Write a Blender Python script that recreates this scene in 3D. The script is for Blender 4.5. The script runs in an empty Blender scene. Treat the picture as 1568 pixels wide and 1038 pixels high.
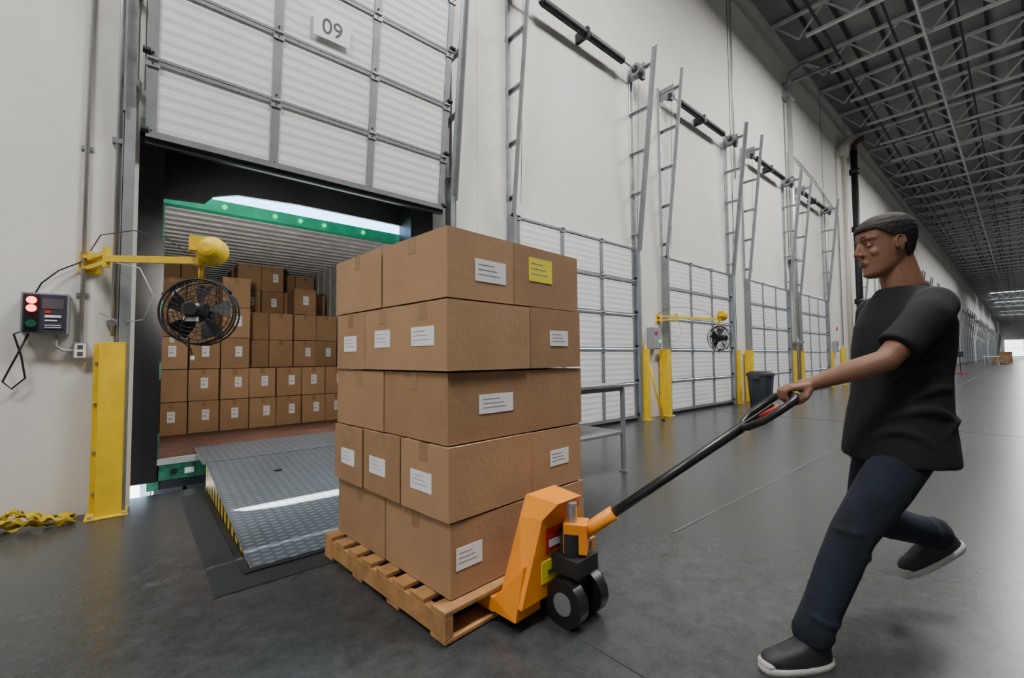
import bpy, bmesh, math, random
from mathutils import Vector, Matrix
random.seed(7)
S = bpy.context.scene
COL = S.collection

# ------------------------------------------------------------------ materials
def mat(name, c, rough=0.6, metal=0.0, var=0.12, scale=6.0, bump=0.0, bscale=80.0, c2=None, detail=4, spec=None, rough2=None):
    m = bpy.data.materials.new(name); m.use_nodes = True
    nt = m.node_tree; N = nt.nodes; L = nt.links
    b = N['Principled BSDF']
    tc = N.new('ShaderNodeTexCoord')
    nz = N.new('ShaderNodeTexNoise'); nz.inputs['Scale'].default_value = scale; nz.inputs['Detail'].default_value = detail
    L.new(tc.outputs['Object'], nz.inputs['Vector'])
    r = N.new('ShaderNodeValToRGB')
    r.color_ramp.elements[0].position = 0.3; r.color_ramp.elements[1].position = 0.7
    a = c2 if c2 else tuple(x*(1-var) for x in c)
    d = c if c2 else tuple(min(1, x*(1+var)) for x in c)
    r.color_ramp.elements[0].color = (*a, 1); r.color_ramp.elements[1].color = (*d, 1)
    L.new(nz.outputs['Fac'], r.inputs['Fac']); L.new(r.outputs['Color'], b.inputs['Base Color'])
    b.inputs['Roughness'].default_value = rough; b.inputs['Metallic'].default_value = metal
    if spec is not None: b.inputs['Specular IOR Level'].default_value = spec
    if bump > 0:
        n2 = N.new('ShaderNodeTexNoise'); n2.inputs['Scale'].default_value = bscale
        L.new(tc.outputs['Object'], n2.inputs['Vector'])
        bp = N.new('ShaderNodeBump'); bp.inputs['Strength'].default_value = bump; bp.inputs['Distance'].default_value = 0.01
        L.new(n2.outputs['Fac'], bp.inputs['Height']); L.new(bp.outputs['Normal'], b.inputs['Normal'])
    return m
def emis(name, c, s):
    m = bpy.data.materials.new(name); m.use_nodes = True
    b = m.node_tree.nodes['Principled BSDF']; b.inputs['Base Color'].default_value = (*c, 1)
    b.inputs['Emission Color'].default_value = (*c, 1); b.inputs['Emission Strength'].default_value = s
    return m

M_wall = mat('wall_paint', (.77,.755,.72), .75, var=.05, scale=1.1, bump=.12, bscale=30, c2=(.70,.685,.65))
M_card = [mat('cardboard_a', (.37,.220,.115), .8, var=.07, scale=5, bump=.12, bscale=40),
          mat('cardboard_b', (.405,.245,.130), .8, var=.07, scale=4, bump=.12, bscale=40),
          mat('cardboard_c', (.335,.195,.10), .8, var=.08, scale=6, bump=.12, bscale=40)]
M_tape = mat('packing_tape', (.31,.185,.09), .25, var=.05)
M_label = mat('paper_label', (.85,.86,.88), .6, var=.02)
M_ink = mat('label_ink', (.08,.08,.09), .6, var=.05)
M_pupil = mat('pupil', (.02,.014,.01), .2, var=.05)
M_lgrey = mat('label_print', (.40,.41,.43), .6, var=.05)
M_ylabel = mat('yellow_label', (.85,.75,.03), .6, var=.05)
M_white = mat('door_white', (.84,.85,.86), .45, var=.03, scale=3)
M_galv = mat('galvanised_steel', (.40,.42,.44), .4, .7, var=.18, scale=9)
M_strut = mat('strut_grey', (.25,.265,.28), .5, .4, var=.12)
M_dark = mat('black_steel', (.025,.026,.03), .5, .3, var=.2)
M_rubber = mat('black_vinyl', (.018,.019,.022), .45, var=.3, scale=3, bump=.4, bscale=6)
M_yel = mat('safety_yellow', (.80,.54,.015), .45, var=.10, scale=8, bump=.05)
M_yelstrap = mat('strap_yellow', (.62,.45,.02), .7, var=.15, scale=30)
M_green = mat('trailer_green', (.015,.36,.21), .5, var=.2, scale=8)
M_greend = mat('trailer_green_dark', (.012,.13,.075), .6, var=.4, scale=20)  # darker, more varied green for posts and sill
M_alu = mat('trailer_aluminium', (.55,.56,.57), .45, .2, var=.15)
M_wood = mat('pallet_wood', (.38,.20,.075), .8, var=.25, scale=12, bump=.3, bscale=30)
M_tfloor = mat('trailer_floor_wood', (.20,.09,.06), .6, c2=(.09,.045,.035), scale=7, bump=.2)
M_orange = mat('jack_orange', (.85,.28,.012), .4, var=.08, scale=8)
M_red = mat('red_paint', (.5,.03,.02), .5, var=.1)
M_rust = mat('oxide_red_pipe', (.10,.04,.03), .6, var=.1)
M_plastic = mat('grey_plastic', (.035,.045,.06), .5, var=.1)
M_blackpl = mat('black_plastic', (.012,.012,.013), .35, var=.1)
M_boxgrey = mat('enclosure_grey', (.30,.32,.34), .5, var=.08)
M_face = mat('panel_face_dark', (.05,.05,.07), .4, var=.1)
M_conduit = mat('conduit', (.55,.56,.56), .35, .6, var=.1)
M_pipew = mat('white_pipe', (.60,.58,.52), .5, var=.06)
M_joist = mat('joist_paint', (.58,.59,.60), .6, var=.1)
M_purlin = mat('purlin_dark', (.03,.03,.035), .7, var=.1)
M_deck = mat('roof_deck', (.27,.27,.27), .8, var=.2, scale=.7)
M_ground = mat('yard_asphalt', (.45,.44,.42), .9, var=.2)
M_redlamp = emis('red_signal', (1,.04,.03), 12)
M_greenlamp = emis('green_signal', (.03,.8,.3), 1.2)
M_lens = emis('dock_lamp_lens', (1,.9,.7), 6)
M_sky = emis('skylight_door_glow', (.85,.95,1), 4)  # shared by the roof skylights and the glowing end door panel
M_greenoff = mat('green_signal_off', (.01,.10,.05), .2, var=.05)
M_joint = mat('joint_filler', (.020,.022,.025), .7, var=.2)
M_jointl = mat('joint_filler_light', (.075,.078,.078), .6, var=.25, scale=4)
M_pit = mat('pit_concrete', (.024,.028,.033), .45, var=.2, scale=4)
M_skin = mat('skin', (.22,.105,.065), .55, var=.06, scale=14)
M_hair = mat('hair', (.010,.008,.007), .75, var=.3, scale=60)
M_shirt = mat('shirt_black', (.007,.008,.011), .95, var=.2, scale=6, bump=.5, bscale=9)
M_jeans = mat('jeans_denim', (.008,.014,.026), .95, var=.35, scale=9, bump=.5, bscale=12)
M_shoe = mat('shoe_black', (.02,.022,.028), .6, var=.1)
M_sole = mat('shoe_sole', (.50,.50,.49), .6, var=.05)
M_eye = mat('eye_white', (.50,.47,.45), .3, var=.01)
M_lip = mat('lip', (.17,.065,.05), .5, var=.05)

# diamond plate
M_plate = mat('diamond_plate', (.15,.18,.215), .34, .35, c2=(.105,.13,.155), scale=2.5)
nt = M_plate.node_tree; N = nt.nodes; L = nt.links
tc = N.new('ShaderNodeTexCoord'); acc = None
for ang in (45, -45):
    mp = N.new('ShaderNodeMapping'); mp.inputs['Rotation'].default_value = (0, 0, math.radians(ang)); mp.inputs['Scale'].default_value = (12, 30, 1)
    L.new(tc.outputs['Object'], mp.inputs['Vector'])
    vo = N.new('ShaderNodeTexVoronoi'); vo.voronoi_dimensions = '2D'; vo.inputs['Scale'].default_value = 1; vo.inputs['Randomness'].default_value = 0
    L.new(mp.outputs['Vector'], vo.inputs['Vector'])
    lt = N.new('ShaderNodeMath'); lt.operation = 'LESS_THAN'; lt.inputs[1].default_value = .30
    L.new(vo.outputs['Distance'], lt.inputs[0])
    if acc:
        mx = N.new('ShaderNodeMath'); mx.operation = 'MAXIMUM'; L.new(acc.outputs[0], mx.inputs[0]); L.new(lt.outputs[0], mx.inputs[1]); acc = mx
    else: acc = lt
bp = N.new('ShaderNodeBump'); bp.inputs['Strength'].default_value = .8; bp.inputs['Distance'].default_value = .006
L.new(acc.outputs[0], bp.inputs['Height']); L.new(bp.outputs['Normal'], N['Principled BSDF'].inputs['Normal'])
# lugs coloured like worn bright steel so the tread pattern shows
bs = N['Principled BSDF']; src = bs.inputs['Base Color'].links[0].from_socket
mxc = N.new('ShaderNodeMix'); mxc.data_type = 'RGBA'; L.new(acc.outputs[0], mxc.inputs[0]); L.new(src, mxc.inputs[6]); mxc.inputs[7].default_value = (.27,.31,.35,1)
L.new(mxc.outputs[2], bs.inputs['Base Color'])

# concrete floor
M_floor = bpy.data.materials.new('polished_concrete'); M_floor.use_nodes = True
nt = M_floor.node_tree; N = nt.nodes; L = nt.links; b = N['Principled BSDF']
tc = N.new('ShaderNodeTexCoord')
def noise(sc, det=5, dist=0, rgh=.5):
    n = N.new('ShaderNodeTexNoise'); n.inputs['Scale'].default_value = sc; n.inputs['Detail'].default_value = det
    n.inputs['Distortion'].default_value = dist; n.inputs['Roughness'].default_value = rgh; L.new(tc.outputs['Object'], n.inputs['Vector']); return n
def ramp(src, p0, c0, p1, c1):
    r = N.new('ShaderNodeValToRGB'); e = r.color_ramp.elements
    e[0].position = p0; e[1].position = p1; e[0].color = (*c0, 1); e[1].color = (*c1, 1)
    L.new(src.outputs['Fac'], r.inputs['Fac']); return r
def mul(a, c):
    m = N.new('ShaderNodeMix'); m.data_type = 'RGBA'; m.blend_type = 'MULTIPLY'; m.inputs[0].default_value = 1
    L.new(a, m.inputs[6]); L.new(c, m.inputs[7]); return m
n1 = noise(.6, 2, 0); n5 = noise(9, 9, 0, .72); n6 = noise(120, 2, 0, .6)
r1 = ramp(n1, .2, (.029,.034,.037), .8, (.066,.068,.068))
r5 = ramp(n5, .25, (.55,.55,.55), .75, (1.45,1.45,1.45))
r6 = ramp(n6, .2, (.78,.78,.78), .8, (1.22,1.22,1.22))
m3 = mul(mul(r1.outputs[0], r5.outputs[0]).outputs[2], r6.outputs[0])
L.new(m3.outputs[2], b.inputs['Base Color'])
b.inputs['Roughness'].default_value = .27; b.inputs['Specular IOR Level'].default_value = .42

# ------------------------------------------------------------------ mesh builder
class MB:
    def __init__(s): s.v=[]; s.f=[]; s.m=[]; s.sm=[]; s.mats=[]
    def mi(s, m):
        if m not in s.mats: s.mats.append(m)
        return s.mats.index(m)
    def add(s, vs, fs, m, smooth=False, M=None):
        o=len(s.v); k=s.mi(m)
        for p in vs:
            p=Vector(p); s.v.append(tuple(M@p if M else p))
        for f in fs: s.f.append([i+o for i in f]); s.m.append(k); s.sm.append(smooth)
    def box(s, x0,x1,y0,y1,z0,z1, m, M=None):
        vs=[(x0,y0,z0),(x1,y0,z0),(x1,y1,z0),(x0,y1,z0),(x0,y0,z1),(x1,y0,z1),(x1,y1,z1),(x0,y1,z1)]
        s.add(vs,[(0,3,2,1),(4,5,6,7),(0,1,5,4),(1,2,6,5),(2,3,7,6),(3,0,4,7)],m,False,M)
    def hexa(s, vs, m): s.add(vs,[(0,3,2,1),(4,5,6,7),(0,1,5,4),(1,2,6,5),(2,3,7,6),(3,0,4,7)],m)
    def cyl(s,p0,p1,r,m,r1=None,n=16,M=None,smooth=True):
        p0=Vector(p0);p1=Vector(p1); r1=r if r1 is None else r1
        d=(p1-p0).normalized(); a=d.orthogonal().normalized(); bb=d.cross(a)
        vs=[];fs=[]
        for p,q in((p0,r),(p1,r1)):
            for i in range(n):
                t=2*math.pi*i/n; vs.append(p+(a*math.cos(t)+bb*math.sin(t))*q)
        for i in range(n): fs.append((i,(i+1)%n,n+(i+1)%n,n+i))
        s.add(vs,fs,m,smooth,M)
        s.add(vs,[tuple(range(n-1,-1,-1)),tuple(range(n,2*n))],m,False,M)
    def beam(s,p0,p1,w,h,m,M=None,up=(0,0,1)):
        p0=Vector(p0);p1=Vector(p1);d=(p1-p0); l=d.length; d.normalize(); u=Vector(up)
        if abs(d.dot(u))>.98: u=Vector((0,1,0))
        a=d.cross(u).normalized(); c=a.cross(d).normalized()
        vs=[]
        for p in(p0,p1):
            for i,j in((-1,-1),(1,-1),(1,1),(-1,1)): vs.append(p+a*i*w/2+c*j*h/2)
        s.add(vs,[(3,2,1,0),(4,5,6,7),(0,1,5,4),(1,2,6,5),(2,3,7,6),(3,0,4,7)],m,False,M)
    def tube(s,pts,r,m,n=10,M=None,closed=False,flat=1.0):
        P=[Vector(p) for p in pts]; rs=r if isinstance(r,(list,tuple)) else [r]*len(P)
        vs=[];fs=[]; prev=None; K=len(P)
        for i,p in enumerate(P):
            if closed: t=(P[(i+1)%K]-P[i-1])
            else: t=(P[min(i+1,K-1)]-P[max(i-1,0)])
            t.normalize()
            if prev is None: a=t.orthogonal().normalized()
            else:
                a=prev-t*prev.dot(t); a.normalize()
            prev=a; c=t.cross(a)
            for j in range(n):
                q=2*math.pi*j/n; vs.append(p+(a*math.cos(q)+c*math.sin(q)*flat)*rs[i])
        for i in range(K if closed else K-1):
            for j in range(n):
                i2=(i+1)%K
                fs.append((i*n+j,i*n+(j+1)%n,i2*n+(j+1)%n,i2*n+j))
        if not closed: fs.append(tuple(range(n-1,-1,-1))); fs.append(tuple(range((K-1)*n,K*n)))
        s.add(vs,fs,m,True,M)
    def ell(s,c,r,m,M=None,nu=24,nv=14,keep=None):
        if not isinstance(r,(tuple,list)): r=(r,r,r)
        vs=[];fs=[]
        for j in range(nv+1):
            ph=math.pi*j/nv
            for i in range(nu):
                t=2*math.pi*i/nu
                vs.append(Vector((c[0]+r[0]*math.sin(ph)*math.cos(t),c[1]+r[1]*math.sin(ph)*math.sin(t),c[2]+r[2]*math.cos(ph))))
        for j in range(nv):
            for i in range(nu): fs.append((j*nu+i,(j+1)*nu+i,(j+1)*nu+(i+1)%nu,j*nu+(i+1)%nu))
        s.add(vs,fs,m,True,M)
    def limb(s,pts,rs,m,M=None):
        for i,(p,r) in enumerate(zip(pts,rs)):
            s.ell(p,r,m,M,16,10)
            if i<len(pts)-1: s.cyl(p,pts[i+1],r,m,rs[i+1],16,M)
    def loft(s,rings,m,n=28,M=None,e=2.0):
        vs=[];fs=[]
        for (cx,cy,cz,rx,ry) in rings:
            for i in range(n):
                t=2*math.pi*i/n; C=math.cos(t);Sn=math.sin(t)
                vs.append((cx+rx*math.copysign(abs(C)**(2/e),C),cy+ry*math.copysign(abs(Sn)**(2/e),Sn),cz))
        for k in range(len(rings)-1):
            for i in range(n): fs.append((k*n+i,k*n+(i+1)%n,(k+1)*n+(i+1)%n,(k+1)*n+i))
        fs.append(tuple(range(n-1,-1,-1))); fs.append(tuple(range((len(rings)-1)*n,len(rings)*n)))
        s.add(vs,fs,m,True,M)
    def build(s,name,parent=None,bevel=0,loc=(0,0,0),rot=(0,0,0),remesh=0,smooth=0,seg=2,weld=True):
        me=bpy.data.meshes.new(name); me.from_pydata(s.v,[],s.f)
        for m in s.mats: me.materials.append(m)
        for p,k,q in zip(me.polygons,s.m,s.sm): p.material_index=k; p.use_smooth=q or remesh>0
        bm=bmesh.new(); bm.from_mesh(me)
        if weld: bmesh.ops.remove_doubles(bm, verts=bm.verts, dist=1e-6)
        bmesh.ops.recalc_face_normals(bm,faces=bm.faces); bm.to_mesh(me); bm.free()
        o=bpy.data.objects.new(name,me); COL.objects.link(o); o.location=loc; o.rotation_euler=rot
        if parent: o.parent=parent
        if remesh:
            r=o.modifiers.new('remesh','REMESH'); r.mode='VOXEL'; r.voxel_size=remesh; r.use_smooth_shade=True
            if smooth:
                q=o.modifiers.new('smooth','SMOOTH'); q.iterations=smooth; q.factor=.5
        if bevel:
            bv=o.modifiers.new('bevel','BEVEL'); bv.width=bevel; bv.segments=seg; bv.limit_method='ANGLE'; bv.angle_limit=math.radians(40)
        return o
def dup(o,name,loc):
    c=bpy.data.objects.new(name,o.data); COL.objects.link(c); c.location=loc; c.rotation_euler=o.rotation_euler
    for m in o.modifiers:
        n=c.modifiers.new(m.name,m.type)
        if m.type=='BEVEL': n.width=m.width;n.segments=m.segments;n.limit_method=m.limit_method;n.angle_limit=m.angle_limit
    return c

# ------------------------------------------------------------------ layout constants
P=3.9; W=2.8; DH=3.05; H=10.9; XE=212.0; XL=-9.0; YB=-28.0
doors=[k*P for k in range(5)]+[24+P*j for j in range(8)]+[60+P*j for j in range(8)]+[97+P*j for j in range(8)]+[134+P*j for j in range(8)]+[172+P*j for j in range(8)]

w=MB()
w.box(XL,XE,0,.25,DH,H,M_wall)
prev=XL
for d in doors:
    w.box(prev,d,0,.25,0,DH,M_wall); prev=d+W
w.box(prev,XE,0,.25,0,DH,M_wall)
w.build('wall_dock',weld=False)
j=MB()
for X in (3.32,11.06,18.9,22.3,41,58.5,78,95,115,132,152,170): j.box(X-.012,X+.012,-.006,-.0005,.0,H,M_joint if X>4 else M_wall)
j.build('trim_1',weld=False)
w=MB(); w.box(XE,XE+.25,YB,.25,0,H,M_wall); w.build('wall_end')
w=MB(); w.box(XL-.25,XL,YB,.25,0,H,M_wall); w.build('wall_left')
w=MB(); w.box(XL,XE,YB-.25,YB,0,H,M_wall); w.build('wall_rear')
w=MB(); w.box(XL,XE,YB,.25,-1.3,0,M_floor); w.build('floor')
w=MB(); w.box(XL-.25,XE+.25,YB-.25,.25,H,H+.2,M_deck); w.build('ceiling')
w=MB(); w.box(-30,60,.25,60,-1.45,-1.3,M_ground); w.build('yard_ground')
w=MB(); w.box(XE-.06,XE-.01,-9,-1.0,.3,5.5,M_sky); w.box(XE-.08,XE-.05,-5.05,-4.95,.3,5.5,M_strut); w.box(XE-.08,XE-.05,-9,-1,2.8,2.9,M_strut); w.build('end_door_glow')  # glowing panel stands in for a bright open door, added to light the end wall
w=MB()
for X in (104,122,150): w.box(X,X+2.2,-26,-1.5,H-.03,H-.005,M_sky)
w.build('window_2',weld=False)

t=MB()
for X in (1.365,9.0,16.6,24.2,31.8): t.box(X-.005,X+.005,YB,-.0,.0005,.002,M_joint)
for Y in (-3.02,-10.6): t.box(2.6,XE,Y-.010,Y+.010,.0005,.002,M_jointl)
t.build('trim_2',weld=False)
# ------------------------------------------------------------------ roof steel
t=MB(); zt=H-.14; zb=H-.86
t.beam((0,-.05,zt),(0,YB+.1,zt),.11,.08,M_joist); t.beam((0,-.9,zb),(0,YB+.1,zb),.10,.07,M_joist)
y=-.1; k=0
while y>-27:
    a=(0,y,zt if k%2==0 else zb); c=(0,y-.62,zb if k%2==0 else zt)
    t.beam(a,c,.045,.045,M_joist); y-=.62; k+=1
o=t.build('roof_joists',loc=(XL+1.1,0,0),weld=False)
ar=o.modifiers.new('a','ARRAY'); ar.use_relative_offset=False; ar.use_constant_offset=True; ar.constant_offset_displace=(2.44,0,0); ar.count=89
t=MB()
for i in range(1,40): t.beam((XL,-.7*i,H-.055),(XE,-.7*i,H-.055),.07,.10,M_purlin)
for yy in (-1.25,-2.5,-3.75,-6,-9,-12,-16): t.beam((XL,yy,zb+.06),(XE,yy,zb+.06),.05,.05,M_purlin)
t.build('roof_purlins',weld=False)
t=MB(); 
for yy in (-3.1,-8):
    t.cyl((XL,yy,zb-.12),(XE,yy,zb-.12),.035,M_joist,n=8)
t.build('sprinkler_pipe',weld=False)

# ------------------------------------------------------------------ dock door
def door_mesh():
    t=MB(); n=5; h=3.0/n
    for i in range(n):
        z0=i*h; z1=z0+h
        t.box(0,W,0,.045,z0+.004,z1-.004,M_white)
        for q in range(6):
            zz=z0+.08+q*(h-.16)/5
            t.hexa([(.05,-.0,zz-.022),(W-.05,-.0,zz-.022),(W-.05,.01,zz-.022),(.05,.01,zz-.022),(.05,-.005,zz+.014),(W-.05,-.005,zz+.014),(W-.05,.01,zz+.014),(.05,.01,zz+.014)],M_white)
        t.box(0,W,-.012,0,z1-.034,z1-.004,M_strut)
        t.box(0,W,-.009,0,z0+.004,z0+.026,M_strut)
        for xs,ww in((.0,.07),(W-.07,.07),(W/3-.035,.07),(2*W/3-.035,.07)):
            t.box(xs,xs+ww,-.016,0,z0+.004,z1-.004,M_strut)
            t.box(xs-.012,xs+ww+.012,-.026,-.004,z1-.06,z1-.005,M_galv)
            t.cyl((xs,-.028,z1),(xs+ww,-.028,z1),.012,M_galv,n=8)
            for zz in(z1-.035,z0+.05): t.cyl((xs+ww/2,-.030,zz),(xs+ww/2,-.016,zz),.008,M_dark,n=6)
        for xs in(-.03,W-.02):
            t.cyl((xs,-.02,z0+.05),(xs+.05,-.02,z0+.05),.025,M_dark,n=10)
    t.box(0,W,-.01,.05,-.05,0,M_rubber)
    t.box(.0,W,-.03,.0,.0,.05,M_strut)
    return t
LEAN=math.atan2(.40,3.5)
D0=door_mesh().build('dock_door',loc=(.03,-.10,2.86),rot=(LEAN,0,0),weld=False); D0.scale=(.962,1,1)
for k,d in enumerate(doors[1:]):
    D=bpy.data.objects.new('dock_door',D0.data); COL.objects.link(D); D.location=(d,-.06,.05)
sg=MB(); sg.box(-.17,.17,-.036,-.031,-.11,.11,M_label)
sign=sg.build('door_number_sign',loc=(1.38,-.10-math.sin(LEAN)*1.42,2.86+1.42),rot=(LEAN,0,0))
fc=bpy.data.curves.new('number','FONT'); fc.body='09'; fc.size=.2; fc.align_x='CENTER'; fc.align_y='CENTER'; fc.extrude=.001
fo=bpy.data.objects.new('number',fc); COL.objects.link(fo); fo.data.materials.append(M_ink); fo.parent=sign
fo.location=(0,-.038,0); fo.rotation_euler=(math.radians(90),0,0)

def track_mesh():
    t=MB(); zt2=6.55; off=.50
    for sx,xx in((-1,-.06),(1,W+.06)):
        t.box(xx-.035,xx+.035,-.13,-.12,.0,DH,M_strut)
        t.box(xx-.04 if sx<0 else xx+.03,xx-.03 if sx<0 else xx+.04,-.13,-.0,.0,DH,M_strut)
        t.box(xx-.035,xx+.035,-.014,-.001,0,zt2-.15,M_galv)
        t.box(xx+sx*.035-.004,xx+sx*.035+.004,-.05,-.001,DH,zt2-.15,M_galv)
        t.beam((xx,-.10,DH-.05),(xx,-off,zt2),.06,.012,M_galv,up=(0,1,0))
        t.beam((xx+sx*.034,-.13,DH-.05),(xx+sx*.034,-off-.03,zt2),.012,.07,M_strut,up=(0,1,0))
        for i in range(5):
            z=DH+.25+i*.74; yo=-.10-(off-.10)*(z-DH)/(zt2-DH)
            t.beam((xx,-.006,z),(xx,yo,z),.05,.014,M_galv); t.beam((xx+.02,-.006,z-.02),(xx+.02,yo,z-.02),.012,.05,M_galv)
            t.box(xx-.05,xx+.05,-.016,-.001,z-.05,z+.04,M_galv)
        t.box(xx-.05,xx+.05,-.30,-.24,6.05,6.17,M_dark)
        t.cyl((xx-sx*.02,-.2,6.22),(xx-sx*.12,-.2,6.22),.11,M_strut,n=20); t.cyl((xx-sx*.12,-.2,6.22),(xx-sx*.13,-.2,6.22),.06,M_dark,n=20)
        t.box(xx-.01,xx+.0,-.34,-.01,6.10,6.34,M_strut)
    t.cyl((-.06,-.2,6.22),(W+.06,-.2,6.22),.018,M_galv,n=10)
    for a,bb in((.42,1.36),(1.44,2.38)):
        pts=[];nn=int((bb-a)/.022)
        for i in range(nn*6+1):
            q=i/6*2*math.pi; pts.append((a+(bb-a)*i/(nn*6),-.2+.055*math.cos(q),6.22+.055*math.sin(q)))
        t.tube(pts,.013,M_blackpl,n=5)
    t.box(W/2-.03,W/2+.03,-.26,-.01,6.14,6.30,M_dark)
    for xx in(0.02,W-.02): t.cyl((xx,-.25,6.15),(xx,-.16,3.2),.004,M_dark,n=5)
    return t
T0=track_mesh().build('door_track_frame',loc=(0,0,0),weld=False)
for d in doors[1:]:
    o=bpy.data.objects.new('door_track_frame',T0.data); COL.objects.link(o); o.location=(d,0,0)

def guard_mesh():
    t=MB(); h=1.24
    t.box(-.070,.075,-.012,0,0.012,h,M_yel); t.box(-.070,-.060,0,.13,0.012,h,M_yel); t.box(.065,.075,0,.13,0.012,h,M_yel)
    t.box(-.105,-.070,.12,.13,.012,h,M_yel)
    t.box(-.12,.11,-.06,.15,0,.012,M_yel)
    for z in(.15,.45,.8,1.1): t.cyl((-.088,.12,z),(-.088,.105,z),.011,M_galv,n=8)
    for x in(-.09,.09): t.cyl((x,-.04,.012),(x,-.04,.026),.014,M_galv,n=8)
    t.box(-.070,.075,-.012,.12,h-.0,h+.008,M_yel)
    return t
g0=guard_mesh().build('track_guard',loc=(-.12,-.18,0),bevel=.003)
for d in doors[:13]:
    for s in(0,1):
        if d==0 and s==0: continue
        xx=d-.20 if s==0 else d+W+.18
        o=dup(g0,'track_guard',(xx,-.17,0))
        if s==1: o.scale=(-1,1,1)

# ------------------------------------------------------------------ fan + dock lamp on yellow arm
E=Vector((.33,-.92,1.78)); lampdir=Vector((.45,1.0,-.06)).normalized(); lampc=E+Vector((.05,-.02,.075))
def fan_mesh():
    t=MB()
    t.box(-.32,-.20,-.02,0,1.76,1.92,M_yel); t.box(-.30,-.22,-.05,-.02,1.79,1.81,M_yel); t.box(-.30,-.22,-.05,-.02,1.87,1.89,M_yel)
    hinge=Vector((-.16,-.33,1.83))
    t.beam((-.26,-.03,1.87),(hinge.x,hinge.y,1.87),.04,.03,M_yel); t.beam((-.26,-.03,1.80),(hinge.x,hinge.y,1.80),.04,.03,M_yel)
    t.cyl((hinge.x,hinge.y,1.77),(hinge.x,hinge.y,1.91),.022,M_yel,n=14)
    t.beam(hinge,E,.035,.045,M_yel)
    t.cyl(E+Vector((0,0,-.03)),E+Vector((0,0,.05)),.028,M_yel,n=14)
    dr=lampdir; hc=lampc
    prof=[(-.085,.030),(-.075,.055),(-.04,.082),(.0,.095),(.03,.098),(.045,.098)]
    for (a,ra),(c,rc) in zip(prof[:-1],prof[1:]): t.cyl(hc+dr*a,hc+dr*c,ra,M_yel,r1=rc,n=28)
    t.cyl(hc+dr*.046,hc+dr*.048,.085,M_lens,n=28)
    t.box(hc.x-.12,hc.x-.04,hc.y-.05,hc.y+.03,hc.z-.02,hc.z+.075,M_yel)
    F=Vector((.33,-.90,1.435)); ax=Vector((-.42,-.90,.06)).normalized()
    u=ax.cross(Vector((0,0,1))).normalized(); v=u.cross(ax).normalized()
    def cp(r,a,o): return F+u*(r*.88*math.cos(a))+v*(r*.88*math.sin(a))+ax*o
    R=.245
    def circ(r,o,rad,n=48): t.tube([cp(r,2*math.pi*i/n,o) for i in range(n)],rad,M_blackpl,n=6,closed=True)
    circ(R,-.07,.006); circ(R,.0,.006); circ(R,.05,.006)
    for r,o in((.225,.075),(.195,.09),(.165,.098),(.135,.104),(.105,.108),(.08,.11)): circ(r,o,.0022,40)
    for r,o in((.21,-.09),(.165,-.10),(.12,-.105),(.08,-.108)): circ(r,o,.0022,40)
    for i in range(24):
        a=2*math.pi*i/24
        t.tube([cp(.075,a,.11),cp(.16,a+.12,.10),cp(.225,a+.18,.078),cp(R,a+.2,.05),cp(R,a+.2,-.07),cp(.2,a+.15,-.095),cp(.08,a,-.108)],.0019,M_blackpl,n=4)
    t.cyl(F-ax*.12,F-ax*.02,.06,M_blackpl,n=24)
    t.cyl(F+ax*.0,F+ax*.14,.055,M_blackpl,n=24); t.cyl(F+ax*.14,F+ax*.155,.055,M_blackpl,r1=.04,n=24)
    RM=Matrix(((u.x,ax.x,v.x,0),(u.y,ax.y,v.y,0),(u.z,ax.z,v.z,0),(0,0,0,1)))
    t.box(-.04,.045,-.001,.001,-.016,.012,M_label,Matrix.Translation(F+ax*.125-v*.062)@RM)
    for i in range(5):
        a=2*math.pi*i/5
        vs=[cp(.06,a,-.02),cp(.06,a+.5,.02),cp(.15,a+.75,.035),cp(.222,a+.8,.03),cp(.225,a+.15,-.03),cp(.15,a+.05,-.03)]
        t.add(vs,[(0,1,2,5),(5,2,3,4)],M_dark,True)
    t.tube([F+Vector((0,0,.20)),F+Vector((0,0,.34))],.014,M_yel,n=8)
    t.tube([cp(R+.012,math.pi*(.5+.30*s/6),0) for s in range(-6,7)],.010,M_dark,n=6)
    t.tube([F+ax*.14,F+ax*.13-v*.1+u*.05,F-v*.18+u*.08+ax*.1,F-v*.25+u*.04,F-v*.30+u*.03],.004,M_blackpl,n=6)
    t.ell(F-v*.31+u*.03,(.012,.012,.02),M_label)
    t.tube([(-.26,-.02,1.93),(-.2,-.2,2.02),(-.02,-.45,2.03),(.16,-.7,1.95),(.27,-.85,1.83)],.004,M_blackpl,n=6)
    t.tube([(-.2,-.1,1.86),(.02,-.25,1.8),(.10,-.3,1.6),(.05,-.22,1.42),(-.08,-.1,1.40),(-.2,-.03,1.47)],.004,M_conduit,n=6)
    return t
f0=fan_mesh().build('dock_fan_arm',weld=False)
for q in(7.8,24.0,31.8):
    o=bpy.data.objects.new('dock_fan_arm',f0.data); COL.objects.link(o); o.location=(q,0,0)

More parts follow.
